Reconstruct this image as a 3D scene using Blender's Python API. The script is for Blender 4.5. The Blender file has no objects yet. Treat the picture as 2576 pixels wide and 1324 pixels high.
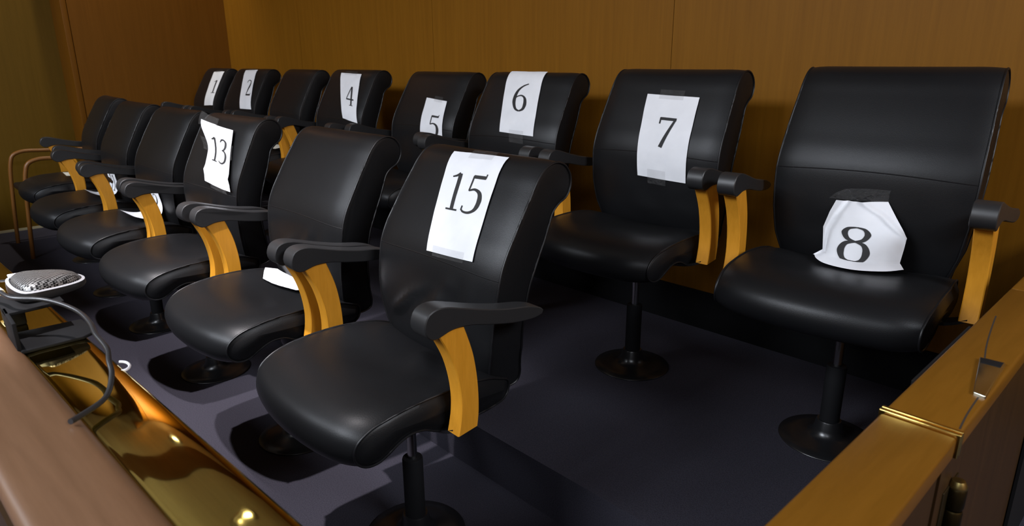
import bpy, bmesh, math, random
from mathutils import Vector, Matrix, noise
random.seed(4)
scene = bpy.context.scene
COL = scene.collection
R = math.radians

# ------------------------------------------------------------ camera
CAMZ = 1.2555
cam_d = bpy.data.cameras.new('camera')
cam = bpy.data.objects.new('camera', cam_d)
COL.objects.link(cam)
cam_d.sensor_width = 36.0
cam_d.lens = 1697.48 / 2576 * 36.0
cam_d.clip_start = 0.02
cF = Vector((-0.6948151, 0.65833666, -0.28952515))
cR = Vector((0.68904659, 0.72469417, -0.00575851))
cU = Vector((-0.20602615, 0.20349741, 0.95715308))
cam.matrix_world = Matrix(((cR.x, cU.x, -cF.x, 0), (cR.y, cU.y, -cF.y, 0), (cR.z, cU.z, -cF.z, CAMZ), (0, 0, 0, 1)))
cam_d.dof.use_dof = True
cam_d.dof.focus_distance = 1.75
cam_d.dof.aperture_fstop = 7.1
scene.camera = cam

# ------------------------------------------------------------ colour management, world
scene.view_settings.view_transform = 'Standard'
scene.view_settings.look = 'None'
scene.view_settings.gamma = 1.0
scene.view_settings.use_curve_mapping = False
scene.view_settings.exposure = 0.12
w = bpy.data.worlds.new('world')
scene.world = w
w.use_nodes = True
w.node_tree.nodes['Background'].inputs['Color'].default_value = (0.02, 0.02, 0.022, 1)
w.node_tree.nodes['Background'].inputs['Strength'].default_value = 0.3

CEIL = 3.4
FL = 0.0            # front floor
PL = 0.161          # back row platform
YW = 2.401          # back wall
XW = -6.01          # left wall (back part)
XR = -6.33          # left wall (front part, set back)

def lamp_area(name, loc, target, sx, sy, power, color, spread=180):
    d = bpy.data.lights.new(name, 'AREA')
    d.shape = 'RECTANGLE'; d.size = sx; d.size_y = sy
    d.energy = power; d.color = color; d.spread = R(spread)
    o = bpy.data.objects.new(name, d); COL.objects.link(o)
    o.location = loc
    o.rotation_euler = (Vector(target) - Vector(loc)).to_track_quat('-Z', 'Y').to_euler()
    return o

def lamp_spot(name, loc, target, power, color, cone, blend=.4, radius=.04):
    d = bpy.data.lights.new(name, 'SPOT')
    d.energy = power; d.color = color; d.spot_size = R(cone); d.spot_blend = blend
    d.shadow_soft_size = radius
    o = bpy.data.objects.new(name, d); COL.objects.link(o)
    o.location = loc
    o.rotation_euler = (Vector(target) - Vector(loc)).to_track_quat('-Z', 'Y').to_euler()
    return o

COOL = (0.85, 0.91, 1.0)
SPOTC = (1.0, 0.95, 0.98)
# the court's ceiling panels before the box; the last is an added shadow fill
PANELS_AND_FILL = [(-4.4, -3.0, 150), (-1.9, -2.6, 240), (1.3, -2.4, 60), (-3.0, -5.4, 90), (1.0, -5.2, 50), (3.3, .9, 230)]
for (px, py, pw) in PANELS_AND_FILL:
    lamp_area('panel_and_fill_light', (px, py, CEIL - .03), (px, py, 0), 1.8, 1.5, pw, COOL)
# downlights over the front row
DOWN = [(-2.65, -.16, 500), (-1.80, -.16, 560)]
for (px, py, pw) in DOWN:
    lamp_spot('downlight_beam', (px, py, CEIL - .03), (px - .2, py + .72, 0), pw, SPOTC, 39, .8, .03)
# wall washer close to the left wall, and an added, unseen fill aimed up to brighten the ceiling
WASH = (-5.58, 1.38)
lamp_spot('wall_washer_beam', (WASH[0], WASH[1], CEIL - .05), (-6.0, 1.4, CEIL - .55), 90, (1.0, .93, .8), 125, .6, .04)
lamp_area('ceiling_fill_light', (-3.3, .3, 2.75), (-3.3, .3, 4), 4.5, 1.4, 8, (1.0, .97, .92))

# ------------------------------------------------------------ materials
def new_mat(name):
    m = bpy.data.materials.new(name); m.use_nodes = True
    nt = m.node_tree
    return m, nt, nt.nodes['Principled BSDF']

def mapping(nt, scale, coord='Object'):
    tc = nt.nodes.new('ShaderNodeTexCoord'); mp = nt.nodes.new('ShaderNodeMapping')
    mp.inputs['Scale'].default_value = scale
    nt.links.new(tc.outputs[coord], mp.inputs['Vector'])
    return mp.outputs['Vector']

def noise_node(nt, vec, scale, detail=4, rough=.6):
    n = nt.nodes.new('ShaderNodeTexNoise')
    n.inputs['Scale'].default_value = scale; n.inputs['Detail'].default_value = detail
    n.inputs['Roughness'].default_value = rough
    nt.links.new(vec, n.inputs['Vector'])
    return n.outputs['Fac']

def ramp(nt, fac, stops):
    r = nt.nodes.new('ShaderNodeValToRGB')
    e = r.color_ramp.elements
    e[0].position, e[0].color = stops[0][0], (*stops[0][1], 1)
    e[1].position, e[1].color = stops[-1][0], (*stops[-1][1], 1)
    for p, c in stops[1:-1]:
        q = e.new(p); q.color = (*c, 1)
    nt.links.new(fac, r.inputs['Fac'])
    return r.outputs['Color']

def bump(nt, fac, bsdf, strength, dist):
    b = nt.nodes.new('ShaderNodeBump')
    b.inputs['Strength'].default_value = strength; b.inputs['Distance'].default_value = dist
    nt.links.new(fac, b.inputs['Height']); nt.links.new(b.outputs['Normal'], bsdf.inputs['Normal'])

def wood_mat(name, c1, c2, scale, rough=.45, spec=.4, coat=0.0):
    m, nt, b = new_mat(name)
    v = mapping(nt, scale)
    f = noise_node(nt, v, 6, 6, .65)
    nt.links.new(ramp(nt, f, [(.3, c1), (.7, c2)]), b.inputs['Base Color'])
    b.inputs['Roughness'].default_value = rough
    b.inputs['Specular IOR Level'].default_value = spec
    if coat:
        b.inputs['Coat Weight'].default_value = coat; b.inputs['Coat Roughness'].default_value = .08
    f2 = noise_node(nt, mapping(nt, tuple(s * 6 for s in scale)), 6, 3)
    bump(nt, f2, b, .05, .002)
    return m

def plain(name, c, rough=.5, metal=0, spec=.5):
    m, nt, b = new_mat(name)
    b.inputs['Base Color'].default_value = (*c, 1)
    b.inputs['Roughness'].default_value = rough; b.inputs['Metallic'].default_value = metal
    b.inputs['Specular IOR Level'].default_value = spec
    return m

M = {}
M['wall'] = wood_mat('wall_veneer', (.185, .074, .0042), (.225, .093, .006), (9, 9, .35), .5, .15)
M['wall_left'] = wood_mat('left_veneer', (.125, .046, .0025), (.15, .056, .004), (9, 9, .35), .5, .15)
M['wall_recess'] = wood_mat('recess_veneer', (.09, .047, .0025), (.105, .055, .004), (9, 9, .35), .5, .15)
M['cap_wood'] = wood_mat('cap_wood', (.125, .062, .030), (.160, .082, .042), (1.0, 12, 12), .42, .5)
M['rail_wood'] = wood_mat('rail_wood', (.128, .052, .004), (.16, .066, .006), (14, 1.0, 14), .36, .35)
M['panel_wood'] = wood_mat('panel_wood', (.20, .085, .014), (.26, .11, .02), (9, 9, .5), .45, .4)
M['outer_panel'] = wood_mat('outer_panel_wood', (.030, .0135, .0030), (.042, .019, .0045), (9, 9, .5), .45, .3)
M['arm_wood'] = wood_mat('arm_beech', (.55, .23, .015), (.64, .275, .022), (20, 20, 2.0), .45, .3)
M['chair_wood'] = wood_mat('guest_chair_wood', (.15, .058, .010), (.19, .074, .014), (20, 20, 2), .4, .4)
M['black_gap'] = plain('joint_shadow_gap', (.02, .012, .006), .9)
M['kick'] = plain('black_base', (.006, .006, .007), .75, 0, .2)
M['strip'] = plain('pale_strip', (.42, .36, .22), .5)
M['piping'] = plain('piping_leather', (.005, .005, .006), .42, 0, .4)
M['ceiling'] = plain('ceiling_paint', (.62, .61, .56), .9)
M['soffit'] = plain('soffit_paint', (.12, .06, .03), .7)
M['plastic'] = plain('arm_plastic', (.018, .018, .019), .42, 0, .5)
M['metal'] = plain('black_metal', (.010, .010, .011), .28, .0, .6)
M['chrome'] = plain('chrome', (.55, .55, .55), .2, 1)
M['ink'] = plain('ink', (.012, .012, .013), .7)
M['nickel'] = plain('nickel', (.62, .62, .50), .22, 1)
M['grey_trim'] = plain('grey_trim', (.36, .355, .37), .45)
M['white_label'] = plain('white_label', (.85, .85, .9), .5)
M['rubber'] = plain('cable_rubber', (.022, .023, .026), .32, 0, .7)

m, nt, b = new_mat('brass')
v = mapping(nt, (3, 60, 3))
f = noise_node(nt, v, 4, 4)
nt.links.new(ramp(nt, f, [(.3, (.66, .52, .15)), (.7, (.74, .58, .17))]), b.inputs['Base Color'])
b.inputs['Metallic'].default_value = 1.0
b.inputs['Roughness'].default_value = .03
bump(nt, noise_node(nt, mapping(nt, (6, 14, 6)), 2, 2), b, .022, .003)
M['brass'] = m
M['bright_brass'] = plain('bright_brass', (.80, .58, .16), .18, 1)

m, nt, b = new_mat('leather')
v = mapping(nt, (1, 1, 1))
f = noise_node(nt, v, 3.0, 3)
nt.links.new(ramp(nt, f, [(.3, (.0062, .0064, .0072)), (.7, (.0082, .0084, .0092))]), b.inputs['Base Color'])
b.inputs['Roughness'].default_value = .39
b.inputs['Specular IOR Level'].default_value = .23
vo = nt.nodes.new('ShaderNodeTexVoronoi'); vo.inputs['Scale'].default_value = 420
nt.links.new(mapping(nt, (1, 1, 1)), vo.inputs['Vector'])
bump(nt, vo.outputs['Distance'], b, .10, .0008)
M['leather'] = m

m, nt, b = new_mat('carpet')
f = noise_node(nt, mapping(nt, (1, 1, 1)), 260, 4, .7)
nt.links.new(ramp(nt, f, [(.3, (.026, .0245, .033)), (.7, (.053, .050, .066))]), b.inputs['Base Color'])
b.inputs['Roughness'].default_value = 1.0; b.inputs['Specular IOR Level'].default_value = .1
b.inputs['Sheen Weight'].default_value = .0
bump(nt, f, b, .5, .004)
M['carpet'] = m

m, nt, b = new_mat('paper')
f = noise_node(nt, mapping(nt, (1, 1, 1)), 14, 3, .5)
nt.links.new(ramp(nt, f, [(.3, (.73, .74, .77)), (.7, (.79, .80, .83))]), b.inputs['Base Color'])
b.inputs['Roughness'].default_value = .6; b.inputs['Specular IOR Level'].default_value = .3
bump(nt, f, b, .25, .012)
M['paper'] = m
m, nt, b = new_mat('cream_paper')
b.inputs['Base Color'].default_value = (.80, .76, .64, 1); b.inputs['Roughness'].default_value = .7
M['cream'] = m

m, nt, b = new_mat('clear_tape')
b.inputs['Base Color'].default_value = (.25, .25, .25, 1); b.inputs['Roughness'].default_value = .05
b.inputs['Specular IOR Level'].default_value = .9
b.inputs['Alpha'].default_value = .12
bump(nt, noise_node(nt, mapping(nt, (1, 1, 1)), 60, 3, .6), b, 1.0, .02)
M['tape'] = m

m, nt, b = new_mat('mesh_grille')
ch = nt.nodes.new('ShaderNodeTexChecker'); ch.inputs['Scale'].default_value = 260
nt.links.new(mapping(nt, (1, 1, 1)), ch.inputs['Vector'])
ch.inputs['Color1'].default_value = (.36, .36, .355, 1); ch.inputs['Color2'].default_value = (.015, .015, .016, 1)
nt.links.new(ch.outputs['Color'], b.inputs['Base Color'])
b.inputs['Metallic'].default_value = .8; b.inputs['Roughness'].default_value = .42
M['grille'] = m

# ------------------------------------------------------------ helpers
def obj(name, bm, mat, parent=None, smooth=True, sharp=45):
    bmesh.ops.recalc_face_normals(bm, faces=bm.faces)
    me = bpy.data.meshes.new(name)
    bm.to_mesh(me); bm.free()
    me.materials.append(mat)
    if smooth:
        me.shade_smooth()
        me.set_sharp_from_angle(angle=R(sharp))
    o = bpy.data.objects.new(name, me); COL.objects.link(o)
    if parent: o.parent = parent
    return o

def thing(name, loc=(0, 0, 0), rz=0):
    o = bpy.data.objects.new(name, None); COL.objects.link(o)
    o.empty_display_size = .1
    o.location = loc; o.rotation_euler = (0, 0, rz)
    return o

def tag(o, label=None, cat=None, group=None, kind=None):
    if label: o['label'] = label
    if cat: o['category'] = cat
    if group: o['group'] = group
    if kind: o['kind'] = kind
    return o

def box(bm, x0, x1, y0, y1, z0, z1, bev=0):
    r = bmesh.ops.create_cube(bm, size=1)
    for v in r['verts']:
        v.co = Vector((x0 + (x1 - x0) * (v.co.x + .5), y0 + (y1 - y0) * (v.co.y + .5), z0 + (z1 - z0) * (v.co.z + .5)))
    if bev:
        es = list({e for v in r['verts'] for e in v.link_edges})
        bmesh.ops.bevel(bm, geom=es, offset=bev, segments=3, affect='EDGES', profile=.5)

def catmull(pts, n, closed=False):
    P = [Vector(p) for p in pts]
    N = len(P)
    segs = N if closed else N - 1
    out = []
    def g(i):
        return P[i % N] if closed else P[max(0, min(N - 1, i))]
    fine = []
    for s in range(segs):
        p0, p1, p2, p3 = g(s - 1), g(s), g(s + 1), g(s + 2)
        t0 = 0; t1 = max(1e-5, (p1 - p0).length ** .5); t2 = t1 + max(1e-5, (p2 - p1).length ** .5); t3 = t2 + max(1e-5, (p3 - p2).length ** .5)
        for k in range(12):
            t = t1 + (t2 - t1) * k / 12
            A1 = p0 * ((t1 - t) / (t1 - t0)) + p1 * ((t - t0) / (t1 - t0)) if t1 > 1e-4 else p1
            A2 = p1 * ((t2 - t) / (t2 - t1)) + p2 * ((t - t1) / (t2 - t1))
            A3 = p2 * ((t3 - t) / (t3 - t2)) + p3 * ((t - t2) / (t3 - t2))
            B1 = A1 * ((t2 - t) / (t2 - t0)) + A2 * ((t - t0) / (t2 - t0))
            B2 = A2 * ((t3 - t) / (t3 - t1)) + A3 * ((t - t1) / (t3 - t1))
            fine.append(B1 * ((t2 - t) / (t2 - t1)) + B2 * ((t - t1) / (t2 - t1)))
    fine.append(P[0] if closed else P[-1])
    L = [0]
    for a, b in zip(fine, fine[1:]): L.append(L[-1] + (b - a).length)
    T = L[-1]; j = 0
    m = n if closed else n - 1
    for k in range(n):
        d = T * k / m
        while j < len(L) - 2 and L[j + 1] < d: j += 1
        s = (d - L[j]) / max(1e-9, L[j + 1] - L[j])
        out.append(fine[j].lerp(fine[j + 1], min(1, max(0, s))))
    return out

def tube(bm, pts, r, seg=8, closed=False, rad=None):
    P = [Vector(p) for p in pts]; N = len(P)
    rings = []
    up = Vector((0.13, .31, .94)).normalized()
    prev = None
    for i, p in enumerate(P):
        a = P[(i - 1) % N] if closed or i > 0 else p
        b = P[(i + 1) % N] if closed or i < N - 1 else p
        t = (b - a).normalized()
        if prev is None:
            n1 = t.cross(up)
            if n1.length < .05: n1 = t.cross(Vector((1, 0, 0)))
        else:
            n1 = prev - t * prev.dot(t)
        n1.normalize(); prev = n1
        n2 = t.cross(n1)
        rr = rad[i] if rad else r
        rings.append([bm.verts.new(p + (n1 * math.cos(2 * math.pi * k / seg) + n2 * math.sin(2 * math.pi * k / seg)) * rr) for k in range(seg)])
    if closed:
        # align last ring with the first
        best = min(range(seg), key=lambda s: (rings[-1][s].co - rings[0][0].co).length)
    for i in range(N - 1 + (1 if closed else 0)):
        A = rings[i]; B = rings[(i + 1) % N]
        sh = 0
        if closed and i == N - 1:
            sh = min(range(seg), key=lambda s: (B[s].co - A[0].co).length)
        for k in range(seg):
            bm.faces.new((A[k], A[(k + 1) % seg], B[(k + 1 + sh) % seg], B[(k + sh) % seg]))
    if not closed:
        bm.faces.new(rings[0]); bm.faces.new(list(reversed(rings[-1])))

def lathe(bm, prof, seg=40, cx=0, cy=0):
    rings = []
    for (r, z) in prof:
        if r < 1e-5: rings.append([bm.verts.new((cx, cy, z))])
        else: rings.append([bm.verts.new((cx + r * math.cos(2 * math.pi * k / seg), cy + r * math.sin(2 * math.pi * k / seg), z)) for k in range(seg)])
    for A, B in zip(rings, rings[1:]):
        for k in range(seg):
            k2 = (k + 1) % seg
            if len(A) == 1 and len(B) == 1: continue
            if len(A) == 1: bm.faces.new((A[0], B[k], B[k2]))
            elif len(B) == 1: bm.faces.new((A[k], A[k2], B[0]))
            else: bm.faces.new((A[k], A[k2], B[k2], B[k]))

def inset_profile(P, d):
    """closed 2D profile moved inwards by d"""
    if d == 0: return [p.copy() for p in P]
    N = len(P); area = sum(P[i].x * P[(i + 1) % N].y - P[(i + 1) % N].x * P[i].y for i in range(N))
    s = 1 if area > 0 else -1
    out = []
    for i in range(N):
        t = (P[(i + 1) % N] - P[i - 1]).normalized()
        out.append(P[i] + Vector((-t.y, t.x)) * s * d)
    return out

def loft(bm, rings, cap=True):
    V = [[bm.verts.new(p) for p in r] for r in rings]
    N = len(V[0])
    for A, B in zip(V, V[1:]):
        for k in range(N):
            bm.faces.new((A[k], A[(k + 1) % N], B[(k + 1) % N], B[k]))
    if cap:
        bm.faces.new(V[0]); bm.faces.new(list(reversed(V[-1])))
    return V

def smooth01(a, b, x):
    t = max(0, min(1, (x - a) / (b - a)))
    return t * t * (3 - 2 * t)

def lerp_tab(tab, x):
    if x <= tab[0][0]: return tab[0][1]
    for (a, va), (b, vb) in zip(tab, tab[1:]):
        if x <= b: return va + (vb - va) * (x - a) / (b - a)
    return tab[-1][1]

# ------------------------------------------------------------ the room
def struct(name, bm, mat, smooth=False):
    o = obj(name, bm, mat, smooth=smooth)
    return tag(o, kind='structure')

X1 = 4.2; Y0 = -7.0
bm = bmesh.new(); box(bm, XR - .2, X1 + .2, Y0 - .2, 1.2, -.12, FL)
box(bm, XR - .2, X1 + .2, 1.2, YW + .2, -.12, PL, .0)
struct('floor', bm, M['carpet'])
bm = bmesh.new(); box(bm, XR - .2, X1 + .2, Y0 - .2, YW + .2, CEIL, CEIL + .1); struct('ceiling', bm, M['ceiling'])

bm = bmesh.new()
seams = [XW, -4.72, -3.16, -1.603, -.045, 1.5, 3.05, X1]
for a, c in zip(seams, seams[1:]):
    box(bm, a + .0012, c - .0012, YW, YW + .02, PL + .165, CEIL)
box(bm, XR, X1, YW + .012, YW + .15, 0, CEIL)
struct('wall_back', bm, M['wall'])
bm = bmesh.new(); box(bm, XW, X1, YW - .004, YW + .012, PL, PL + .163); struct('baseboard_back', bm, M['kick'])

bm = bmesh.new()
box(bm, XW - .3, XW, 1.262, YW + .02, 0, CEIL)
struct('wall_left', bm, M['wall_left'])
bm = bmesh.new(); box(bm, XW - .35, XW + .0, 1.22, 1.259, 0, CEIL, .004); struct('trim_1', bm, M['wall_left'], True)
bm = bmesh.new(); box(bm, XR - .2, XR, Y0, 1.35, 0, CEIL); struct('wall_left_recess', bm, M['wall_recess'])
bm = bmesh.new(); box(bm, XR, XR + .008, Y0, 1.2, 0.0, .018); struct('baseboard_left', bm, M['strip'])
bm = bmesh.new(); box(bm, XR - .2, X1 + .2, Y0 - .2, Y0, 0, CEIL); struct('wall_front', bm, M['panel_wood'])
bm = bmesh.new(); box(bm, X1, X1 + .2, Y0, YW + .2, 0, CEIL); struct('wall_right', bm, M['panel_wood'])

bm = bmesh.new(); box(bm, -5.42, -4.97, -3.0, YW, CEIL - .012, CEIL); struct('trim_2', bm, M['soffit'])
m, nt, b = new_mat('lamp_lens')
b.inputs['Emission Color'].default_value = (1.0, .93, .8, 1); b.inputs['Emission Strength'].default_value = 12
M['lens'] = m
# recessed downlights and ceiling panels (the lamps above the box)
def downlight(x, y, label):
    t = thing('downlight', (x, y, CEIL))
    tag(t, label, 'ceiling light', 'round downlights over the front row')
    bm = bmesh.new(); lathe(bm, [(.062, -.001), (.085, -.001), (.085, -.012), (.062, -.018), (.058, -.012), (.062, -.001)]); obj('trim_ring', bm, M['grey_trim'], t)
    bm = bmesh.new(); lathe(bm, [(0, -.004), (.032, -.004), (.032, -.001), (0, -.001)], 32); obj('lamp_lens', bm, M['lens'], t)
    return t
for i, (px, py, pw) in enumerate(DOWN):
    downlight(px, py, 'round recessed ceiling downlight, ' + ['the left one of the pair', 'the right one of the pair'][i])
downlight(WASH[0], WASH[1], 'round recessed ceiling lamp washing the left wall')
downlight(-4.16, 1.37, 'round recessed ceiling lamp between the two rows')

# ------------------------------------------------------------ right rail with gate
RX0, RX1, RZ = -.243, -.155, .8055
def rail_section(name, y0, y1, label):
    t = thing(name, ((RX0 + RX1) / 2, y0, FL)); tag(t, label, 'rail')
    L = y1 - y0
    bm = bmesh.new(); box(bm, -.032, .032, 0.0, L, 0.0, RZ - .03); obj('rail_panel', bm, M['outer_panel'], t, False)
    bm = bmesh.new(); box(bm, -.044, .044, 0, L, RZ - .03, RZ, .004); obj('rail_cap', bm, M['rail_wood'], t, True, 30)
    return t
rail = rail_section('side_rail', .20, .900, 'orange brown wooden side rail nearest the camera, before the brass strip')
gate = rail_section('gate_rail', .918, 1.62, 'wooden side rail section beyond the brass strip, with a nickel pull in its top')
bm = bmesh.new()
box(bm, -.0475, .0475, -.016, -.0105, RZ - .03, RZ + .0035, .0012); box(bm, -.0475, .0475, -.0065, -.001, RZ - .03, RZ + .0035, .0012)
o = obj('brass_edge_strip', bm, M['bright_brass'], gate, True, 30); o['label'] = 'twin brass strip across the rail top'
# flush pull
bm = bmesh.new()
prof = [(-.016, .122), (.004, .118), (.021, .268), (-.019, .266)]
def quad_prism(bm, q, z0, z1, bev=.004):
    a = [bm.verts.new((x, y, z0)) for x, y in q]; c = [bm.verts.new((x, y, z1)) for x, y in q]
    fs = [bm.faces.new(a), bm.faces.new(c)] + [bm.faces.new((a[i], a[(i + 1) % 4], c[(i + 1) % 4], c[i])) for i in range(4)]
    bmesh.ops.bevel(bm, geom=list({e for f in fs for e in f.edges}), offset=bev, segments=3, affect='EDGES', profile=.5)
off = [(x + .018, y) for x, y in prof]
quad_prism(bm, [(.026, .125), (.042, .121), (.035, .268), (.002, .265)], RZ - .02, RZ + .005, .002)
o = obj('flush_pull', bm, M['nickel'], gate, True, 30); o['label'] = 'polished nickel flush pull'
bm = bmesh.new(); quad_prism(bm, [(.0085, .240), (.034, .240), (.0335, .263), (.0045, .261)], RZ - .01, RZ + .0054, .0005)
oo = obj('pull_recess', bm, M['kick'], o, True, 30)
bm = bmesh.new()
for P in ([(.040, .008), (.036, .06), (.034, .122)], [(.008, .27), (-.003, .33), (-.016, .42), (-.026, .50)]):
    bm = bmesh.new()
    pts = catmull([(x, y, RZ + .0002) for x, y in P], 14)
    for a, c in zip(pts, pts[1:]):
        d = (c - a).normalized(); n = Vector((-d.y, d.x, 0)) * .0011
        vs = [bm.verts.new(p) for p in (a - n, a + n, c + n, c - n)]; bm.faces.new(vs)
    obj('veneer_joint', bm, M['black_gap'], gate, False)
bm = bmesh.new(); box(bm, -.049, -.044, .12, .42, RZ - .028, RZ - .003, .001)
obj('edge_reflection_plate', bm, M['kick'], gate, False)  # black plate put in for a dark reflection on the cap's inner edge
# section beyond up to the wall
t = rail_section('wall_end_rail', 1.622, YW - .005, 'dark wooden side rail section ending against the back wall')
bm = bmesh.new(); box(bm, .034, .040, 0, YW - .005 - 1.622, 0.02, RZ - .034); obj('recess_shade_panel', bm, M['kick'], t, False)  # black sheet stands for the shade of a dark recess
# hinge on outer face near the gate joint
hg = thing('barrel_hinge', (RX1 - .011, .985, .695)); tag(hg, 'dark brass barrel hinge on the outer face of the right rail', 'hinge')
bm = bmesh.new()
for k in range(3):
    lathe(bm, [(0, -.105 + k * .035), (.011, -.105 + k * .035), (.0125, -.10 + k * .035), (.0125, -.075 + k * .035), (.011, -.072 + k * .035), (0, -.072 + k * .035)], 20, .008, 0)
obj('barrel', bm, plain('old_brass', (.05, .038, .015), .4, 1), hg)
bm = bmesh.new(); lathe(bm, [(0, 0.01), (.008, .008), (.012, .001), (.012, -.002), (0, -.002)], 20, .008, 0); obj('finial', bm, plain('finial_brass', (.28, .22, .08), .35, 1), hg)
bm = bmesh.new(); box(bm, -.003, .001, -.035, .035, -.105, -.0, .0008); obj('hinge_plate', bm, plain('dark_plate', (.05, .035, .015), .4, .8), hg)

# ------------------------------------------------------------ front partition (left foreground)
ang = math.atan2(.070, 1.39)
fp = thing('front_partition', (-.56, .245, 0), 0)
fp.rotation_euler = (0, 0, ang)
tag(fp, 'brown wooden jury box front wall with a polished brass ledge behind its cap, lower left', 'partition')
def edge_y(px):   # helper: local frame, x runs back to the camera's left
    return 0
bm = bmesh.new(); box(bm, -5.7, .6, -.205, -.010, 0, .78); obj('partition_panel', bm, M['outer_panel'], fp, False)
bm = bmesh.new()
# rounded wooden cap (a slab with bullnose edges)
prof = catmull([(-.198, .785), (-.203, .800), (-.197, .812), (-.17, .8155), (-.12, .8155), (-.103, .813), (-.0935, .806), (-.0930, .795), (-.095, .780), (-.13, .775), (-.19, .777)], 60, True)
loft(bm, [[Vector((x, p.x, p.y)) for p in prof] for x in (-5.7, -4, -2.5, -1.5, -1, -.6, -.3, 0, .6)])
obj('partition_cap', bm, M['cap_wood'], fp, True, 40)
bm = bmesh.new()
prof = catmull([(-.095, .790), (-.093, .8035), (-.083, .8052), (-.045, .8058), (-.010, .8052), (-.002, .8030), (.0005, .797), (.0005, .775), (-.03, .770), (-.088, .772)], 70, True)
loft(bm, [[Vector((x, p.x, p.y)) for p in prof] for x in (-5.7, -4, -2.5, -1.5, -1, -.6, -.3, 0, .6)])
o = obj('ledge', bm, M['brass'], fp, True, 60); o['label'] = 'mirror polished brass ledge along the inner edge'

LZ = .8058
# microphone, stand, cable
st = thing('microphone_stand', (-1.33, .165, LZ)); tag(st, 'black bent sheet stand on the brass ledge under the microphone', 'stand')
bm = bmesh.new(); 
def rbox_xy(bm, pts, z0, z1, bev=.002):
    n = len(pts)
    a = [bm.verts.new((x, y, z0)) for x, y in pts]; c = [bm.verts.new((x, y, z1)) for x, y in pts]
    fs = [bm.faces.new(a), bm.faces.new(c)] + [bm.faces.new((a[i], a[(i + 1) % n], c[(i + 1) % n], c[i])) for i in range(n)]
    bmesh.ops.bevel(bm, geom=list({e for f in fs for e in f.edges}), offset=bev, segments=2, affect='EDGES', profile=.5)
rbox_xy(bm, [(-.035, -.052), (.068, -.052), (.066, .036), (.055, .052), (.0, .056), (-.03, .052)], 0, .006)
obj('foot_plate', bm, M['kick'], st)
bm = bmesh.new(); rbox_xy(bm, [(-.035, -.056), (.062, -.056), (.062, -.050), (-.035, -.050)], 0.0, .052, .0015); obj('upright', bm, M['kick'], st)
bm = bmesh.new(); rbox_xy(bm, [(-.12, -.056), (.0, -.056), (-.01, .03), (-.11, .03)], .046, .052, .0015); obj('top_plate', bm, M['kick'], st)
bm = bmesh.new(); rbox_xy(bm, [(-.135, -.05), (-.085, -.05), (-.085, -.02), (-.135, -.02)], 0.0, .03, .003); obj('cable_box', bm, M['kick'], st)

mc = thing('boundary_microphone', (-1.430, .140, LZ + .0525)); tag(mc, 'flat black boundary microphone with a silver mesh grille, lower left', 'microphone')
foot = [(-.066, 0), (.068, .004), (.062, .045), (.040, .088), (.02, .104), (-.004, .108), (-.03, .10), (-.058, .06)]
def mic_ring(s, z, sl=0):
    c = Vector((.0, .05)); P = catmull([(c + (Vector(p) - c) * s) for p in foot], 48, True)
    return [Vector((p.x, p.y, z + sl * (.11 - p.y))) for p in P]
bm = bmesh.new(); loft(bm, [mic_ring(.96, 0), mic_ring(1.0, .003), mic_ring(1.0, .006, .05), mic_ring(.985, .010, .07), mic_ring(.9, .011, .07)]); obj('body', bm, M['plastic'], mc)
bm = bmesh.new(); a = mic_ring(.985, .0105, .07); c = mic_ring(.90, .0118, .075); d = mic_ring(.90, .0105, .07)
V = [[bm.verts.new(p) for p in r] for r in (a, c, d)]
for A, B in zip(V, V[1:]):
    for k in range(48): bm.faces.new((A[k], A[(k + 1) % 48], B[(k + 1) % 48], B[k]))
o = obj('rim', bm, M['grey_trim'], mc); o['label'] = 'light grey rim'
bm = bmesh.new()
loft(bm, [mic_ring(.86, .0105, .075), mic_ring(.84, .015, .08), mic_ring(.76, .019, .085), mic_ring(.62, .0225, .085), mic_ring(.4, .0245, .085), mic_ring(.15, .025, .085)])
o = obj('grille', bm, M['grille'], mc); o['label'] = 'silver mesh grille'
bm = bmesh.new(); box(bm, -.066, -.046, -.001, .014, .0195, .0235, .001); obj('label_tab', bm, M['white_label'], mc)

bm = bmesh.new()
cz = CAMZ
cq = [(-1.60, .118, .372), (-1.556, .128, .375), (-1.498, .139, .377), (-1.444, .180, .380), (-1.342, .209, .386), (-1.255, .212, .392), (-1.194, .206, .397), (-1.11, .203, .405), (-1.061, .193, .412), (-1.014, .185, .420), (-.942, .160, .434), (-.911, .126, .436), (-.902, .112, .434)]
cp = [(x * q / .42, y * q / .42, cz - q) for x, y, q in cq]
tube(bm, catmull(cp, 80), .0038, 10)
tag(obj('microphone_cable', bm, M['rubber']), 'black cable looping over the brass ledge from the microphone', 'cable')
bm = bmesh.new(); tube(bm, catmull([(-1.500, .152, cz - .385), (-1.535, .140, cz - .395), (-1.58, .120, cz - .403)], 20), .0022, 8)
tag(obj('thin_microphone_lead', bm, M['rubber']), 'thin grey lead leaving the back of the microphone', 'cable')
bm = bmesh.new(); tube(bm, [(-1.580, .118, cz - .408), (-1.545, .1285, cz - .420)], .0075, 12)
tag(obj('cable_connector', bm, M['white_label']), 'white cable connector at the left frame edge beside the microphone', 'connector')
bm = bmesh.new(); tube(bm, [Vector((-1.112 + .020 * math.cos(a), .216 + .012 * math.sin(a), LZ - .003)) for a in [math.pi * (k / 12.) * 1.0 - .3 for k in range(13)]], .0022, 8)
tag(obj('cable_clip', bm, M['white_label']), 'small white clip on the inner edge of the brass ledge', 'clip')

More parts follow.
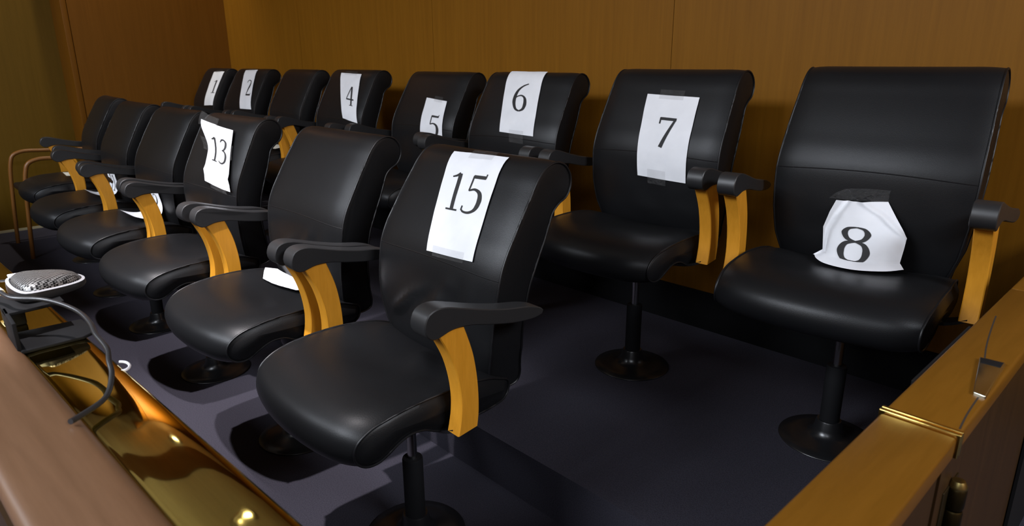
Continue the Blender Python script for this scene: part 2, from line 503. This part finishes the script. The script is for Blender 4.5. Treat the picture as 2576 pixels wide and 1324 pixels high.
# ------------------------------------------------------------ jury chair
BACKP = [(.125, .520), (.114, .58), (.112, .64), (.119, .717), (.131, .778), (.150, .822), (.177, .866), (.206, .912), (.236, .956), (.262, .992), (.288, 1.014),
         (.318, 1.022), (.346, 1.013), (.364, .988), (.364, .960), (.348, .936), (.322, .922), (.303, .906), (.290, .880), (.273, .842), (.249, .796), (.222, .735), (.208, .650), (.214, .56), (.228, .495), (.222, .474), (.19, .466), (.155, .474)]
def half_w(z):
    return lerp_tab([(.46, .205), (.52, .218), (.58, .238), (.66, .250), (.76, .255), (.88, .251), (1.03, .243)], z)
def back_y(z):
    return lerp_tab([(p[1], p[0]) for p in BACKP[:12]], z)
BN = 190
_bp = catmull([Vector(p) for p in BACKP], BN, True)
def crown_at(p, i):
    return 1.0 if i < BN * .40 else max(0, 1 - (i - BN * .40) / (BN * .08))
def dense(t):
    return t * (1.5 - .5 * t * t)
def outward(P):
    N = len(P); area = sum(P[i].x * P[(i + 1) % N].y - P[(i + 1) % N].x * P[i].y for i in range(N)); g = -1 if area > 0 else 1
    out = []
    for i in range(N):
        t = (P[(i + 1) % N] - P[i - 1]).normalized(); out.append(Vector((-t.y, t.x)) * g)
    return out
FOLDS = [((-.15, .600), (-.01, .700), .0055, .011), ((-.05, .575), (.06, .690), .005, .010), ((.03, .590), (.10, .735), .004, .010), ((.165, .60), (.175, .74), .003, .010)]
def build_back(fold=False):
    bm = bmesh.new()
    NRM = outward(_bp)
    st_ = [(-1, .012, -.001), (-1, .004, -.0004), (-1, .0, .0)] + [(dense(-1 + 2 * k / 30), 0, 0) for k in range(1, 30)] + [(1, 0, 0), (1, .004, .0004), (1, .012, .001)]
    rings = []
    for s, ins, dx in st_:
        P = inset_profile(_bp, ins)
        ring = []
        for i, p in enumerate(P):
            z0 = _bp[i].y
            x = s * half_w(z0) + (dx * (3 if ins else 0))
            cr = crown_at(p, i)
            e = abs(s)
            y = p.x - cr * .016 * (1 - e ** 2.6)
            z = p.y
            puff = cr * .007 * (1 - max(0, (e - .74) / .26) ** 2.2) * (1 if ins == 0 else 0)
            y += NRM[i].x * puff; z += NRM[i].y * puff
            # cross seam at z = .775, bowing upwards in the middle
            zs = .768 + .012 * (1 - s * s)
            if fold and ins == 0 and BN * .01 < i < BN * .30 and e < .97:
                for (ax, az), (bx, bz), am, wd in FOLDS:
                    dx_, dz_ = bx - ax, bz - az; L2 = dx_ * dx_ + dz_ * dz_
                    tt = max(-.25, min(1.25, ((x - ax) * dx_ + (z - az) * dz_) / L2))
                    dist = math.hypot(x - ax - tt * dx_, z - az - tt * dz_)
                    y -= 2.6 * am * math.exp(-(dist / wd) ** 2) * smooth01(-.25, .3, tt) * smooth01(1.25, .7, tt)
            # lumbar pull folds below the seam
            y += cr * .0009 * math.sin(x * 38 + z * 30) * smooth01(.75, .66, z) * smooth01(.52, .60, z) * (1 - e * e)
            ring.append(Vector((x, y, z)))
        rings.append(ring)
    V = loft(bm, rings)
    return bm
def build_seam():
    bm = bmesh.new(); pts = []
    for k in range(33):
        q = -1 + 2 * k / 32; z = .768 + .012 * (1 - q * q); e = abs(q)
        y = lerp_tab([(p.y, p.x) for p in _bp[:int(BN * .3)]], z)
        pts.append((q * half_w(z) * .995, y - .016 * (1 - e ** 2.6) + .004 * (1 - q * q) * 0 - .0068 * (1 - max(0, (e - .74) / .26) ** 2.2), z))
    tube(bm, pts, .0015, 6)
    return bm
def build_back_piping(s):
    bm = bmesh.new()
    if True:
        tube(bm, [(s * (half_w(p.y) + .0018), p.x, p.y) for p in inset_profile(_bp, .0008)], .0031, 8, True)
    return bm

SEATP = [(.165, .480), (.165, .505), (.135, .520), (.10, .533), (.05, .543), (-.006, .548), (-.06, .548), (-.11, .546), (-.172, .538), (-.222, .524), (-.252, .503), (-.261, .480), (-.255, .458), (-.236, .444), (-.21, .443), (-.185, .455), (-.160, .470), (-.13, .480), (-.095, .478), (-.06, .462), (-.02, .455), (.05, .455), (.11, .456), (.15, .462)]
SN = 110
_sp = catmull([Vector(p) for p in SEATP], SN, True)
def seat_hw(y):
    return lerp_tab([(-.27, .246), (-.18, .254), (-.05, .256), (.08, .248), (.17, .238)], y)
def build_seat(dent=False):
    bm = bmesh.new()
    st_ = [(-1, .026, -.012), (-1, .010, -.004), (-1, .0, .0)] + [(dense(-1 + 2 * k / 30), 0, 0) for k in range(1, 30)] + [(1, 0, 0), (1, .010, .004), (1, .026, .012)]
    NRM = outward(_sp)
    rings = []
    for s, ins, dx in st_:
        P = inset_profile(_sp, ins)
        ring = []
        for i, p in enumerate(P):
            b = _sp[i]
            x = s * seat_hw(b.x) + dx
            front = smooth01(.02, -.2, b.x)
            y = p.x - .042 * (1 - abs(s) ** 2.2) * front
            z = p.y
            top = 1.0 if SN * .06 < i < SN * .50 else 0.0
            up = smooth01(.47, .53, b.y) * top
            z += up * (-.014 * (1 - s * s) * smooth01(-.16, -.02, b.x) + .006 * (1 - s ** 4) * smooth01(-.05, -.2, b.x))
            if ins == 0:
                wgt = smooth01(SN * .02, SN * .10, i) * (1 - smooth01(SN * .56, SN * .66, i))
                puff = .011 * wgt * (1 - max(0, (abs(s) - .70) / .30) ** 2.2)
                y += NRM[i].x * puff; z += NRM[i].y * puff - puff * .35 * smooth01(.0, .12, b.x)
            if dent:
                # soft crease near the rear right of the cushion
                d = (x - .10) * .8 + (y - .0) * .6
                q = (x - .10) * -.6 + (y - .0) * .8
                z += up * .024 * math.exp(-((d) / .035) ** 2) * math.exp(-((q - .03) / .07) ** 2)
                z -= up * .016 * math.exp(-((d - .05) / .04) ** 2) * math.exp(-((q - .03) / .08) ** 2)
            ring.append(Vector((x, y, z)))
        rings.append(ring)
    loft(bm, rings)
    return bm
def build_seat_piping(s):
    bm = bmesh.new()
    if True:
        tube(bm, [(s * (seat_hw(b.x) + .0018), b.x, b.y) for b in _sp], .0030, 8, True)
    return bm

PADP = [(-.128, .757), (-.130, .742), (-.124, .727), (-.111, .718), (-.099, .717), (-.085, .721), (-.063, .727), (-.025, .727), (.038, .714), (.105, .702), (.165, .699), (.186, .706), (.184, .714), (.148, .729), (.071, .742), (.01, .756), (-.039, .770), (-.075, .780), (-.100, .781), (-.119, .773)]
def build_pad(s):
    bm = bmesh.new()
    P = catmull([Vector(p) for p in PADP], 70, True)
    rings = []
    for f, ins in ((0, .0022), (.035, 0), (.12, 0), (.3, 0), (.5, 0), (.7, 0), (.88, 0), (.965, 0), (1, .0022)):
        q = inset_profile(P, ins)
        ring = []
        for i, p in enumerate(q):
            yy = P[i].x
            x0 = .279 + .02 * smooth01(-.06, .16, yy) ; x1 = .332 + .010 * smooth01(-.09, .12, yy)
            ring.append(Vector((s * (x0 + (x1 - x0) * f), p.x, p.y)))
        rings.append(ring)
    loft(bm, rings)
    return bm
def build_post(s):
    bm = bmesh.new()
    fr = catmull([(-.099, .728), (-.078, .69), (-.060, .65), (-.047, .60), (-.042, .55), (-.045, .51), (-.053, .474)], 22)
    rr = catmull([(-.036, .742), (-.020, .70), (-.006, .655), (.003, .60), (.006, .55), (.005, .51), (.001, .482)], 22)
    rings = []
    for a, c in zip(fr, rr):
        x0, x1 = .286, .327
        ring = []
        for (fx, fy) in ((0, .04), (0, .96), (.06, 1), (.94, 1), (1, .96), (1, .04), (.94, 0), (.06, 0)):
            ring.append(Vector((s * (x0 + (x1 - x0) * fx), a.x + (c.x - a.x) * fy, a.y + (c.y - a.y) * fy)))
        rings.append(ring)
    loft(bm, rings)
    return bm
def build_bracket(s):
    bm = bmesh.new()
    pts = catmull([(.06, -.02, .452), (.15, -.025, .448), (.22, -.03, .452), (.27, -.03, .462), (.305, -.028, .478)], 16)
    rings = []
    for p in pts:
        rings.append([Vector((s * p.x, p.y + dy, p.z + dz)) for dy, dz in ((-.024, -.004), (.024, -.004), (.024, .004), (-.024, .004))])
    loft(bm, rings)
    return bm

def make_chair():
    t = thing('jury_chair')
    seat = obj('seat', build_seat(), M['leather'], t, True, 50)
    for s in (-1, 1): obj('piping', build_seat_piping(s), M['piping'], seat)
    back = obj('backrest', build_back(), M['leather'], t, True, 50)
    for s in (-1, 1): obj('piping', build_back_piping(s), M['piping'], back)
    obj('seam', build_seam(), M['piping'], back)
    for s in (-1, 1):
        obj('armrest', build_pad(s), M['plastic'], t, True, 28)
        o = obj('arm_post', build_post(s), M['arm_wood'], t, True, 30)
        obj('arm_bracket', build_bracket(s), M['metal'], t, True, 40)
    cx, cy = .01, .025
    bm = bmesh.new(); lathe(bm, [(0, .0), (.134, .0), (.136, .003), (.134, .006), (.10, .010), (.062, .016), (.047, .024), (.040, .040), (.035, .062), (.033, .066), (0, .066)], 56, cx, cy)
    obj('base_disc', bm, M['metal'], t, True, 50)
    bm = bmesh.new(); lathe(bm, [(0, .05), (.0275, .05), (.0275, .235), (.026, .24), (.0, .24)], 32, cx, cy)
    obj('column', bm, M['kick'], t, True, 50)
    bm = bmesh.new(); lathe(bm, [(0, .23), (.013, .23), (.013, .40), (0, .40)], 24, cx, cy)
    o = obj('piston', bm, M['chrome'], t, True, 50); o['label'] = 'slim chrome piston'
    bm = bmesh.new(); rbox_xy(bm, [(-.085, -.11), (.105, -.11), (.105, .13), (-.085, .13)], .405, .463, .012)
    lathe(bm, [(0, .345), (.022, .345), (.030, .36), (.034, .39), (.034, .41), (0, .41)], 32, cx, cy)
    obj('swivel_mechanism', bm, M['metal'], t, True, 40)
    return t

def copy_tree(o, parent=None):
    c = o.copy(); COL.objects.link(c)
    if parent: c.parent = parent
    for ch in [x for x in kids(o)]:
        copy_tree(ch, c)
    return c
def kids(o):
    return [x for x in ALL if x.parent == o]

proto = make_chair()
ALL = list(COL.objects)

S_ = .72
B0 = Vector((-1.3757, 1.8807)); F0 = Vector((-1.3319, .8631))
CH = {}
FRONTG = 'black leather chairs in the front row'; BACKG = 'black leather chairs in the back row'
spec = {
 15: (-2.0, (-.007, 0), 0, 'black leather swivel armchair with the sheet numbered 15 taped on its back'),
 14: (-.4, (.010, .008), -2, 'black leather armchair with bare back and white sheet on its seat, beside chair 15'),
 13: (1.6, (.002, -.004), -6.5, 'black leather swivel armchair with the crumpled sheet 13 taped on its back'),
 12: (1.3, (-.002, -.008), -4, 'black leather swivel armchair with the curled sheet 12 leaning on its seat'),
 11: (-.5, (-.001, .002), -4, 'black leather swivel armchair with a curled sheet 11 standing on its seat'),
 10: (-4.0, (-.13, .075), -4, 'farthest black leather swivel armchair of the front row, next to the wooden chair'),
 8: (4.0, (0, .001), -4.5, 'black leather swivel armchair with a crumpled sheet 8 on its seat, at the right'),
 7: (.8, (.003, -.003), -7, 'black leather swivel armchair with the flat sheet 7 taped mid back'),
 6: (1.9, (-.007, -.002), -4.5, 'black leather swivel armchair with sheet 6 taped at the top of its back'),
 5: (-.7, (.004, .042), -3, 'black leather swivel armchair with sheet 5 taped on its back'),
 4: (-1.2, (-.001, -.002), -5, 'black leather swivel armchair with sheet 4 taped on its back'),
 3: (-4.9, (.02, .002), -4, 'black leather back row armchair with a bare back and a paper on its seat'),
 2: (1.0, (.04, -.001), -4, 'black leather swivel armchair with sheet 2 taped on its back'),
 1: (-4, (.045, .01), -4, 'black leather swivel armchair with sheet 1 in the back left corner'),
}
def tilt_matrix(deg, k=1.0):
    piv = Vector((0, .12, .50))
    return Matrix.Translation(piv) @ Matrix.Rotation(R(deg), 4, 'X').inverted() @ Matrix.Diagonal((1, 1, k, 1)) @ Matrix.Translation(-piv)
STRETCH = {8: 1.055, 7: 1.022}
first = True
MB = {}
for n, (th, (dx, dy), tilt, lab) in spec.items():
    c = proto if first else copy_tree(proto)
    first = False
    b = (B0 + Vector(((n - 7) * S_, 0)) if n < 9 else F0 + Vector(((n - 15) * S_, 0))) + Vector((dx, dy))
    zf = PL if n < 9 else FL
    c.location = (b.x, b.y, zf); c.rotation_euler = (0, 0, R(th))
    tag(c, lab, 'chair', BACKG if n < 9 else FRONTG)
    CH[n] = c
    m4 = Matrix.Translation((b.x, b.y, zf)) @ Matrix.Rotation(R(th), 4, 'Z')
    MB[n] = (m4, tilt_matrix(tilt, STRETCH.get(n, 1)))
    for ch in COL.objects:
        if ch.parent == c and ch.name.startswith('backrest'):
            ch.matrix_basis = MB[n][1]
# chair 15 has its own creased cushion
for ch in COL.objects:
    if ch.parent == CH[15] and ch.name.split('.')[0] == 'seat':
        bmd = build_seat(True); bmesh.ops.recalc_face_normals(bmd, faces=bmd.faces)
        me = bpy.data.meshes.new('creased_seat'); bmd.to_mesh(me); bmd.free()
        me.materials.append(M['leather']); me.shade_smooth(); me.set_sharp_from_angle(angle=R(50))
        ch.data = me

bmd = build_back(True); bmesh.ops.recalc_face_normals(bmd, faces=bmd.faces)
meb = bpy.data.meshes.new('creased_backrest'); bmd.to_mesh(meb); bmd.free()
meb.materials.append(M['leather']); meb.shade_smooth(); meb.set_sharp_from_angle(angle=R(50))
for n in (15, 14, 13):
    for ch in COL.objects:
        if ch.parent == CH[n] and ch.name.split('.')[0] == 'backrest': ch.data = meb
# ------------------------------------------------------------ printed digits as strokes: (centre line, half widths)
def stroke(pts, ws, n=24):
    P = catmull([Vector(p) for p in pts], n); out = []
    for i, p in enumerate(P):
        f = i / (n - 1) * (len(ws) - 1); k = min(len(ws) - 2, int(f)); wv = ws[k] + (ws[k + 1] - ws[k]) * (f - k)
        a = P[max(0, i - 1)]; b_ = P[min(n - 1, i + 1)]; t = (b_ - a).normalized()
        out.append((p + Vector((-t.y, t.x)) * wv, p - Vector((-t.y, t.x)) * wv))
    return out
def line(a, b_, w0, w1=None):
    a = Vector(a); b_ = Vector(b_); w1 = w0 if w1 is None else w1
    t = (b_ - a).normalized(); nn = Vector((-t.y, t.x)); N = 10
    return [(a.lerp(b_, k / N) + nn * (w0 + (w1 - w0) * k / N), a.lerp(b_, k / N) - nn * (w0 + (w1 - w0) * k / N)) for k in range(N + 1)]
def flat(a, b_, h):   # horizontal bar with straight ends
    return [(Vector((a[0] + (b_[0] - a[0]) * k / 8, a[1] + h)), Vector((a[0] + (b_[0] - a[0]) * k / 8, a[1] - h))) for k in range(9)]
DIG = {
 '1': (.40, [line((.235, .96), (.235, .02), .052), stroke([(.235, .965), (.15, .90), (.03, .855)], [.035, .028, .018]), flat((.06, .022), (.40, .022), .022)]),
 '2': (.46, [stroke([(.05, .80), (.08, .91), (.20, .965), (.34, .91), (.37, .76), (.31, .58), (.18, .36), (.04, .06)], [.02, .025, .03, .045, .058, .05, .035, .025], 40), flat((.02, .05), (.44, .05), .05), line((.43, .04), (.455, .17), .02)]),
 '3': (.44, [stroke([(.04, .84), (.12, .95), (.24, .965), (.35, .88), (.34, .70), (.24, .57), (.14, .535)], [.018, .03, .032, .052, .052, .03, .018], 36), stroke([(.14, .535), (.30, .50), (.40, .34), (.36, .12), (.22, .02), (.08, .03), (.0, .09)], [.018, .035, .058, .055, .032, .028, .02], 40)]),
 '4': (.50, [line((.345, .97), (.345, .02), .050), line((.32, .95), (.02, .34), .024), flat((.0, .315), (.50, .315), .036), flat((.22, .018), (.46, .018), .018)]),
 '5': (.46, [flat((.10, .925), (.42, .925), .045), line((.415, .90), (.43, 1.02), .016), line((.105, .95), (.075, .55), .022), stroke([(.075, .55), (.22, .60), (.37, .52), (.42, .32), (.36, .11), (.22, .015), (.06, .02), (.0, .07)], [.02, .032, .048, .060, .055, .034, .028, .022], 44), line((.0, .05), (.015, .16), .02)]),
 '6': (.48, [stroke([(.45, 1.0), (.30, .93), (.14, .76), (.065, .52), (.06, .28), (.14, .08), (.26, .02)], [.018, .025, .04, .052, .056, .045, .028], 40), stroke([(.26, .02), (.38, .10), (.425, .30), (.38, .50), (.27, .575), (.14, .53), (.08, .46)], [.026, .045, .056, .048, .030, .022, .016], 40)]),
 '7': (.48, [flat((.02, .935), (.46, .935), .048), line((.025, .97), (.02, .76), .022), line((.43, .93), (.14, .01), .030, .056)]),
 '8': (.56, [stroke([(.28, .985), (.13, .93), (.07, .76), (.14, .60), (.28, .545)], [.02, .042, .060, .045, .022], 30), stroke([(.28, .985), (.43, .93), (.49, .76), (.42, .60), (.28, .545)], [.02, .042, .060, .045, .022], 30), stroke([(.28, .545), (.12, .48), (.05, .28), (.12, .07), (.28, .015)], [.022, .048, .068, .048, .02], 30), stroke([(.28, .545), (.44, .48), (.51, .28), (.44, .07), (.28, .015)], [.022, .048, .068, .048, .02], 30)]),
}
def sheet(name, surf, label, text=None, tbox=None, mat=None, tapes=(), nu=16, nv=22, group='number sheets', off=.0006, outline=None):
    """surf(u,v)->world point; u across 0..1, v up 0..1"""
    bm = bmesh.new()
    grid = [[bm.verts.new(surf(u / nu, v / nv)) for u in range(nu + 1)] for v in range(nv + 1)]
    for j in range(nv):
        for i in range(nu):
            bm.faces.new((grid[j][i], grid[j][i + 1], grid[j + 1][i + 1], grid[j + 1][i]))
    o = obj(name, bm, mat or M['paper'], None, True, 60)
    tag(o, label, 'paper sheet', group)
    def S(u, v, k=1.0):
        e = .004
        p = surf(u, v); du = surf(u + e, v) - surf(u - e, v); dv = surf(u, v + e) - surf(u, v - e)
        nn = du.cross(dv).normalized()
        toc = (Vector((0, 0, CAMZ)) - p)
        if SIDE.get(name + label, None) is None:
            SIDE[name + label] = 1 if nn.dot(toc) > 0 else -1
        return p + nn * SIDE[name + label] * off * k
    if text:
        u0, v0, u1, v1 = tbox
        W = sum(DIG[c][0] for c in text) + .12 * (len(text) - 1)
        bm = bmesh.new(); x = 0
        for c in text:
            wd, strokes = DIG[c]
            for stx in strokes:
                pv = None
                for a, b_ in stx:
                    pa = [S(u0 + (u1 - u0) * (x + q.x) / W, v0 + (v1 - v0) * q.y) for q in (a, a.lerp(b_, .5), b_)]
                    cv = [bm.verts.new(p) for p in pa]
                    if pv:
                        for k in range(2): bm.faces.new((pv[k], pv[k + 1], cv[k + 1], cv[k]))
                    pv = cv
            x += wd + .12
        oo = obj('printed_number', bm, M['ink'], o, False); oo['label'] = 'black printed number ' + text
    for (a, b_, c, d) in tapes:
        bm = bmesh.new(); n = 8
        g = [[bm.verts.new(S(a + (c - a) * i / n, b_ + (d - b_) * j / n, 1.6 + .0)) for i in range(n + 1)] for j in range(n + 1)]
        for j in range(n):
            for i in range(n): bm.faces.new((g[j][i], g[j][i + 1], g[j + 1][i + 1], g[j + 1][i]))
        obj('clear_tape', bm, M['tape'], o, True)
    return o
SIDE = {}
def ext_back_y(x, z, n):
    """front surface of the backrest at chair-local x,z"""
    if z > 1.018:
        y = .318 + (z - 1.018)
    else: y = back_y(z)
    e = min(1, abs(x) / half_w(min(1.02, z)))
    return y - .016 * (1 - e ** 2.6) + .004 * (1 - e * e)
# arc-length table of the front profile, so sheets follow the roll of the backrest
_fp = [p for i, p in enumerate(_bp) if i < BN * .46]
_al = [0]
for a_, c_ in zip(_fp, _fp[1:]): _al.append(_al[-1] + (c_ - a_).length)
def prof_at(s):
    s = max(0, min(_al[-1] - 1e-5, s))
    for i in range(len(_al) - 1):
        if _al[i + 1] >= s:
            f = (s - _al[i]) / (_al[i + 1] - _al[i]); p = _fp[i].lerp(_fp[i + 1], f)
            t = (_fp[i + 1] - _fp[i]).normalized(); return p, Vector((-t.y, t.x))
def s_of_z(z):
    for i, p in enumerate(_fp):
        if p.y >= z: return _al[i]
    return _al[-1]
def back_surf(n, TL, TR, BR, BL, lift=.0025, wr=.0012, seed=0, curl=None, top_s=0, pinch=None):
    """corner = (x, z) chair local; top_s moves corners over the roll"""
    m4, mt = MB[n]
    cs = [(c[0], s_of_z(c[1]) + (top_s if k < 2 else 0)) for k, c in enumerate((TL, TR, BR, BL))]
    def f(u, v):
        x = (cs[3][0] * (1 - u) + cs[2][0] * u) * (1 - v) + (cs[0][0] * (1 - u) + cs[1][0] * u) * v
        s = (cs[3][1] * (1 - u) + cs[2][1] * u) * (1 - v) + (cs[0][1] * (1 - u) + cs[1][1] * u) * v
        x += .006
        if pinch: x += pinch(u, v)
        p, nn = prof_at(s)
        e = min(1.0, abs(x) / half_w(p.y))
        y = p.x - .016 * (1 - e ** 2.6)
        L = .007 * (1 - max(0, (e - .74) / .26) ** 2.2) + lift + wr * (1 + noise.noise(Vector((u * 3.1 + seed, v * 4.3, seed)))) 
        if curl: L += curl(u, v)
        return m4 @ mt @ Vector((x, y + nn.x * L * (1 if nn.x < 0 else -1) if False else y - abs(nn.x) * L, p.y + abs(nn.y) * L))
    return f

sheet('number_sheet', back_surf(15, (-.092, 1.006), (.119, 1.007), (.165, .794), (-.011, .789), top_s=.012), 'white sheet numbered 15 on the nearest chair back', '15', (.18, .41, .85, .79), tapes=((.35, .94, .78, 1.05), (.15, -.03, .82, .06)))
sheet('number_sheet', back_surf(7, (-.073, .948), (.133, .941), (.151, .690), (-.039, .695), seed=2), 'white sheet numbered 7 taped mid back', '7', (.36, .36, .70, .73), tapes=((.25, .95, .72, 1.07), (.22, -.07, .60, .10)))
sheet('number_sheet', back_surf(6, (-.129, 1.012), (.083, 1.012), (.145, .786), (-.048, .792), seed=3, top_s=.02), 'white sheet numbered 6 draped from the chair top', '6', (.29, .33, .70, .76), tapes=((.3, -.12, .72, .05),))
sheet('number_sheet', back_surf(5, (.0, .903), (.165, .892), (.205, .705), (.036, .705), seed=4), 'white sheet numbered 5 partly hidden below by an armrest', '5', (.40, .12, .84, .62), tapes=((.4, .94, .8, 1.08),))
sheet('number_sheet', back_surf(4, (-.114, 1.004), (.12, 1.001), (.232, .762), (.095, .779), seed=5), 'white sheet numbered 4 tapering to a narrow lower edge', '4', (.37, .30, .80, .72), tapes=((.2, .96, .8, 1.05),))
sheet('number_sheet', back_surf(2, (-.072, 1.010), (.109, 1.011), (.225, .765), (.075, .769), seed=6), 'off white sheet numbered 2 high on a back row chair', '2', (.48, .32, .88, .73), tapes=((.2, .97, .8, 1.05),))
sheet('number_sheet', back_surf(1, (.04, .995), (.225, .997), (.245, .767), (.10, .763), seed=7), 'off white sheet numbered 1 on the farthest back row chair', '1', (.50, .34, .92, .74), tapes=((.2, .97, .8, 1.05),))
def curl13(u, v):
    return .008 + .030 * max(0, 1 - u) ** 1.5 * smooth01(.5, 1, v) + .005 * math.exp(-((v - .18) / .05) ** 2)
def pinch13(u, v):
    return .034 * (1 - u) * math.exp(-((v - .60) / .26) ** 2) - .0 * (1 - u) * math.exp(-((v - .16) / .10) ** 2)
sheet('number_sheet', back_surf(13, (-.125, .988), (.130, .978), (.235, .777), (.035, .800), seed=8, curl=curl13, lift=.002, pinch=pinch13), 'crumpled white sheet numbered 13 billowing off the chair back', '13', (.25, .39, .86, .80), off=.0016, tapes=((-.06, .92, .52, 1.10), (.80, .50, 1.08, .74), (.3, -.05, .9, .05), (-.22, .52, .06, .72)))

# curled sheets standing on seats: path in (y,z) local, across x
def path_surf(n, path, x0, x1, twist=0, wr=.002, seed=0, shear=(0, 0)):
    m4, _ = MB[n]
    P = catmull([Vector(p) for p in path], 60)
    def f(u, v):
        t = max(0, min(59, v * 59)); k = min(58, int(t)); p = P[k].lerp(P[k + 1], t - k)
        x = x0 + (x1 - x0) * u
        w_ = wr * noise.noise(Vector((u * 2.5 + seed, v * 3, 0)))
        return m4 @ Vector((x + shear[0] * v + twist * (p.x), p.x + shear[1] * (u - .5), p.y + abs(w_) + .008))
    return f
sheet('number_sheet', path_surf(12, [(-.045, .574), (.0, .5565), (.045, .5525), (.070, .566), (.080, .60), (.073, .65), (.064, .695)], -.055, .150, seed=1, wr=.001), 'curled white sheet numbered 12 standing on a front row seat', '12', (.20, .50, .82, .84))
sheet('number_sheet', path_surf(11, [(-.050, .580), (.0, .5565), (.045, .5525), (.070, .566), (.081, .60), (.076, .65), (.070, .70)], -.055, .110, seed=2, wr=.001), 'curled white sheet numbered 11 standing on a front row seat', '11', (.20, .50, .78, .84))
sheet('loose_sheet', path_surf(10, [(-.06, .563), (0, .556), (.06, .548), (.11, .542)], -.09, .10, seed=3), 'cream sheet lying on the farthest front row seat', mat=M['cream'], group='loose papers on seats')
def s3(u, v):
    m4, _ = MB[3]
    return m4 @ Vector((-.06 + .22 * u, -.03 + .12 * v, .564 + .006 * math.sin(v * 3) + .004 * u))
sheet('loose_sheet', s3, 'cream paper on the bare-backed back row seat', mat=M['cream'], group='loose papers on seats')
# sheet on seat 14 (irregular)
m4, _ = MB[14]
bm = bmesh.new()
out = [(-.188, .052), (-.168, .086), (-.135, .092), (-.12, .096), (-.09, .108), (-.075, .104), (.05, .108), (.10, .06), (.10, .025), (.02, .008), (-.03, .004), (-.10, .004), (-.15, .03)]
def seat14z(x, y): return .5435 + .002 * math.sin(x * 20) + .010 * smooth01(-.1, -.19, x) - .010 * smooth01(.02, .10, y) + .012
vs = [bm.verts.new(m4 @ Vector((x, y, seat14z(x, y)))) for x, y in out]
cc = bm.verts.new(m4 @ Vector((-.03, .055, seat14z(-.03, .055) + .004)))
for i in range(len(vs)): bm.faces.new((vs[i], vs[(i + 1) % len(vs)], cc))
tag(obj('loose_sheet', bm, M['paper'], None, True, 60), 'torn white sheet lying on the seat beside chair 15', 'paper sheet', 'loose papers on seats')

# sheet 8 : crumpled, standing on the seat against the back
m8, _ = MB[8]
g8 = [  # rows from bottom to top: (x, y, z) local
 [(-.086, -.012, .559), (-.045, -.040, .549), (.03, -.050, .5475), (.10, -.026, .551), (.141, .005, .557)],
 [(-.068, .012, .574), (-.040, -.012, .566), (.03, -.022, .565), (.095, -.008, .568), (.128, .012, .572)],
 [(-.084, .044, .632), (-.048, .022, .630), (.025, .008, .632), (.09, .020, .634), (.130, .040, .636)],
 [(-.077, .060, .675), (-.045, .040, .676), (.015, .030, .680), (.065, .048, .684), (.093, .056, .684)],
 [(-.069, .078, .708), (-.040, .066, .711), (.003, .060, .715), (.040, .068, .719), (.064, .074, .721)],
]
def s8(u, v):
    def cr1(P, t):
        n = len(P) - 1; f = max(0, min(n - 1e-6, t * n)); k = int(f); f -= k
        g = lambda i: Vector(P[max(0, min(n, i))])
        p0, p1, p2, p3 = g(k - 1), g(k), g(k + 1), g(k + 2)
        return .5 * ((2 * p1) + (p2 - p0) * f + (2 * p0 - 5 * p1 + 4 * p2 - p3) * f * f + (3 * p1 - p0 - 3 * p2 + p3) * f ** 3)
    rows = [cr1(r, u) for r in g8]; fv = max(0, min(3.9999, v * 4)); kv = int(fv); q = rows[kv].lerp(rows[kv + 1], fv - kv)
    # fold creases
    d1 = abs((u - .72) + (v - .78) * .9); d2 = abs((u - .16) - (v - .5) * .25)
    q.z += .005 * (1 - v)
    q.y += -.010 * max(0, 1 - d1 / .10) * smooth01(.35, .6, v) + .010 * max(0, 1 - d2 / .07)
    return m8 @ q
sheet('number_sheet', s8, 'crumpled white sheet numbered 8 propped on the rightmost seat', '8', (.33, .23, .60, .60), nu=40, nv=40, off=.0014)
bm = bmesh.new()
tp = [[(-.088, .075, .712), (-.01, .062, .716), (.066, .070, .722)], [(-.070, .070, .730), (.0, .060, .738), (.066, .066, .742)], [(-.035, .085, .750), (.01, .085, .752), (.064, .085, .754)]]
g = [[bm.verts.new(m8 @ Vector(p)) for p in r] for r in tp]
for j in range(2):
    for i in range(2): bm.faces.new((g[j][i], g[j][i + 1], g[j + 1][i + 1], g[j + 1][i]))
bmesh.ops.subdivide_edges(bm, edges=bm.edges[:], cuts=3, use_grid_fill=True)
o8 = [o for o in COL.objects if o.get('label', '').startswith('crumpled white sheet numbered 8')][0]
obj('clear_tape', bm, M['tape'], o8, True)

# ------------------------------------------------------------ guest chair with bent wood arms
gx0, gx1 = -5.886, -5.325
gc = thing('guest_chair', ((gx0 + gx1) / 2, .9, 0)); tag(gc, 'wooden armchair with bent arms and dark seat behind the farthest front row chair', 'chair')
cx = (gx0 + gx1) / 2
def rel(p): return Vector((p[0] - cx, p[1] - .9, p[2]))
for x in (gx0, gx1):
    bm = bmesh.new()
    tube(bm, catmull([rel((x, .655, 0)), rel((x, .68, .30)), rel((x, .712, .57)), rel((x, .735, .625)), rel((x, .79, .648)), rel((x, .92, .645)), rel((x, 1.12, .635)), rel((x, 1.20, .63))], 60), .013, 10)
    obj('arm_frame', bm, M['chair_wood'], gc)
    bm = bmesh.new(); tube(bm, [rel((x, 1.28, 0)), rel((x, 1.22, .4)), rel((x, 1.20, .63)), rel((x, 1.25, .80))], .013, 10); obj('rear_leg', bm, M['chair_wood'], gc)
bm = bmesh.new(); box(bm, gx0 - cx + .015, gx1 - cx - .015, -.20, .28, .395, .44, .015); obj('seat', bm, M['leather'], gc)
bm = bmesh.new(); box(bm, gx0 - cx + .02, gx1 - cx - .02, .30, .34, .55, .82, .015); obj('backrest', bm, M['leather'], gc)

del ALL
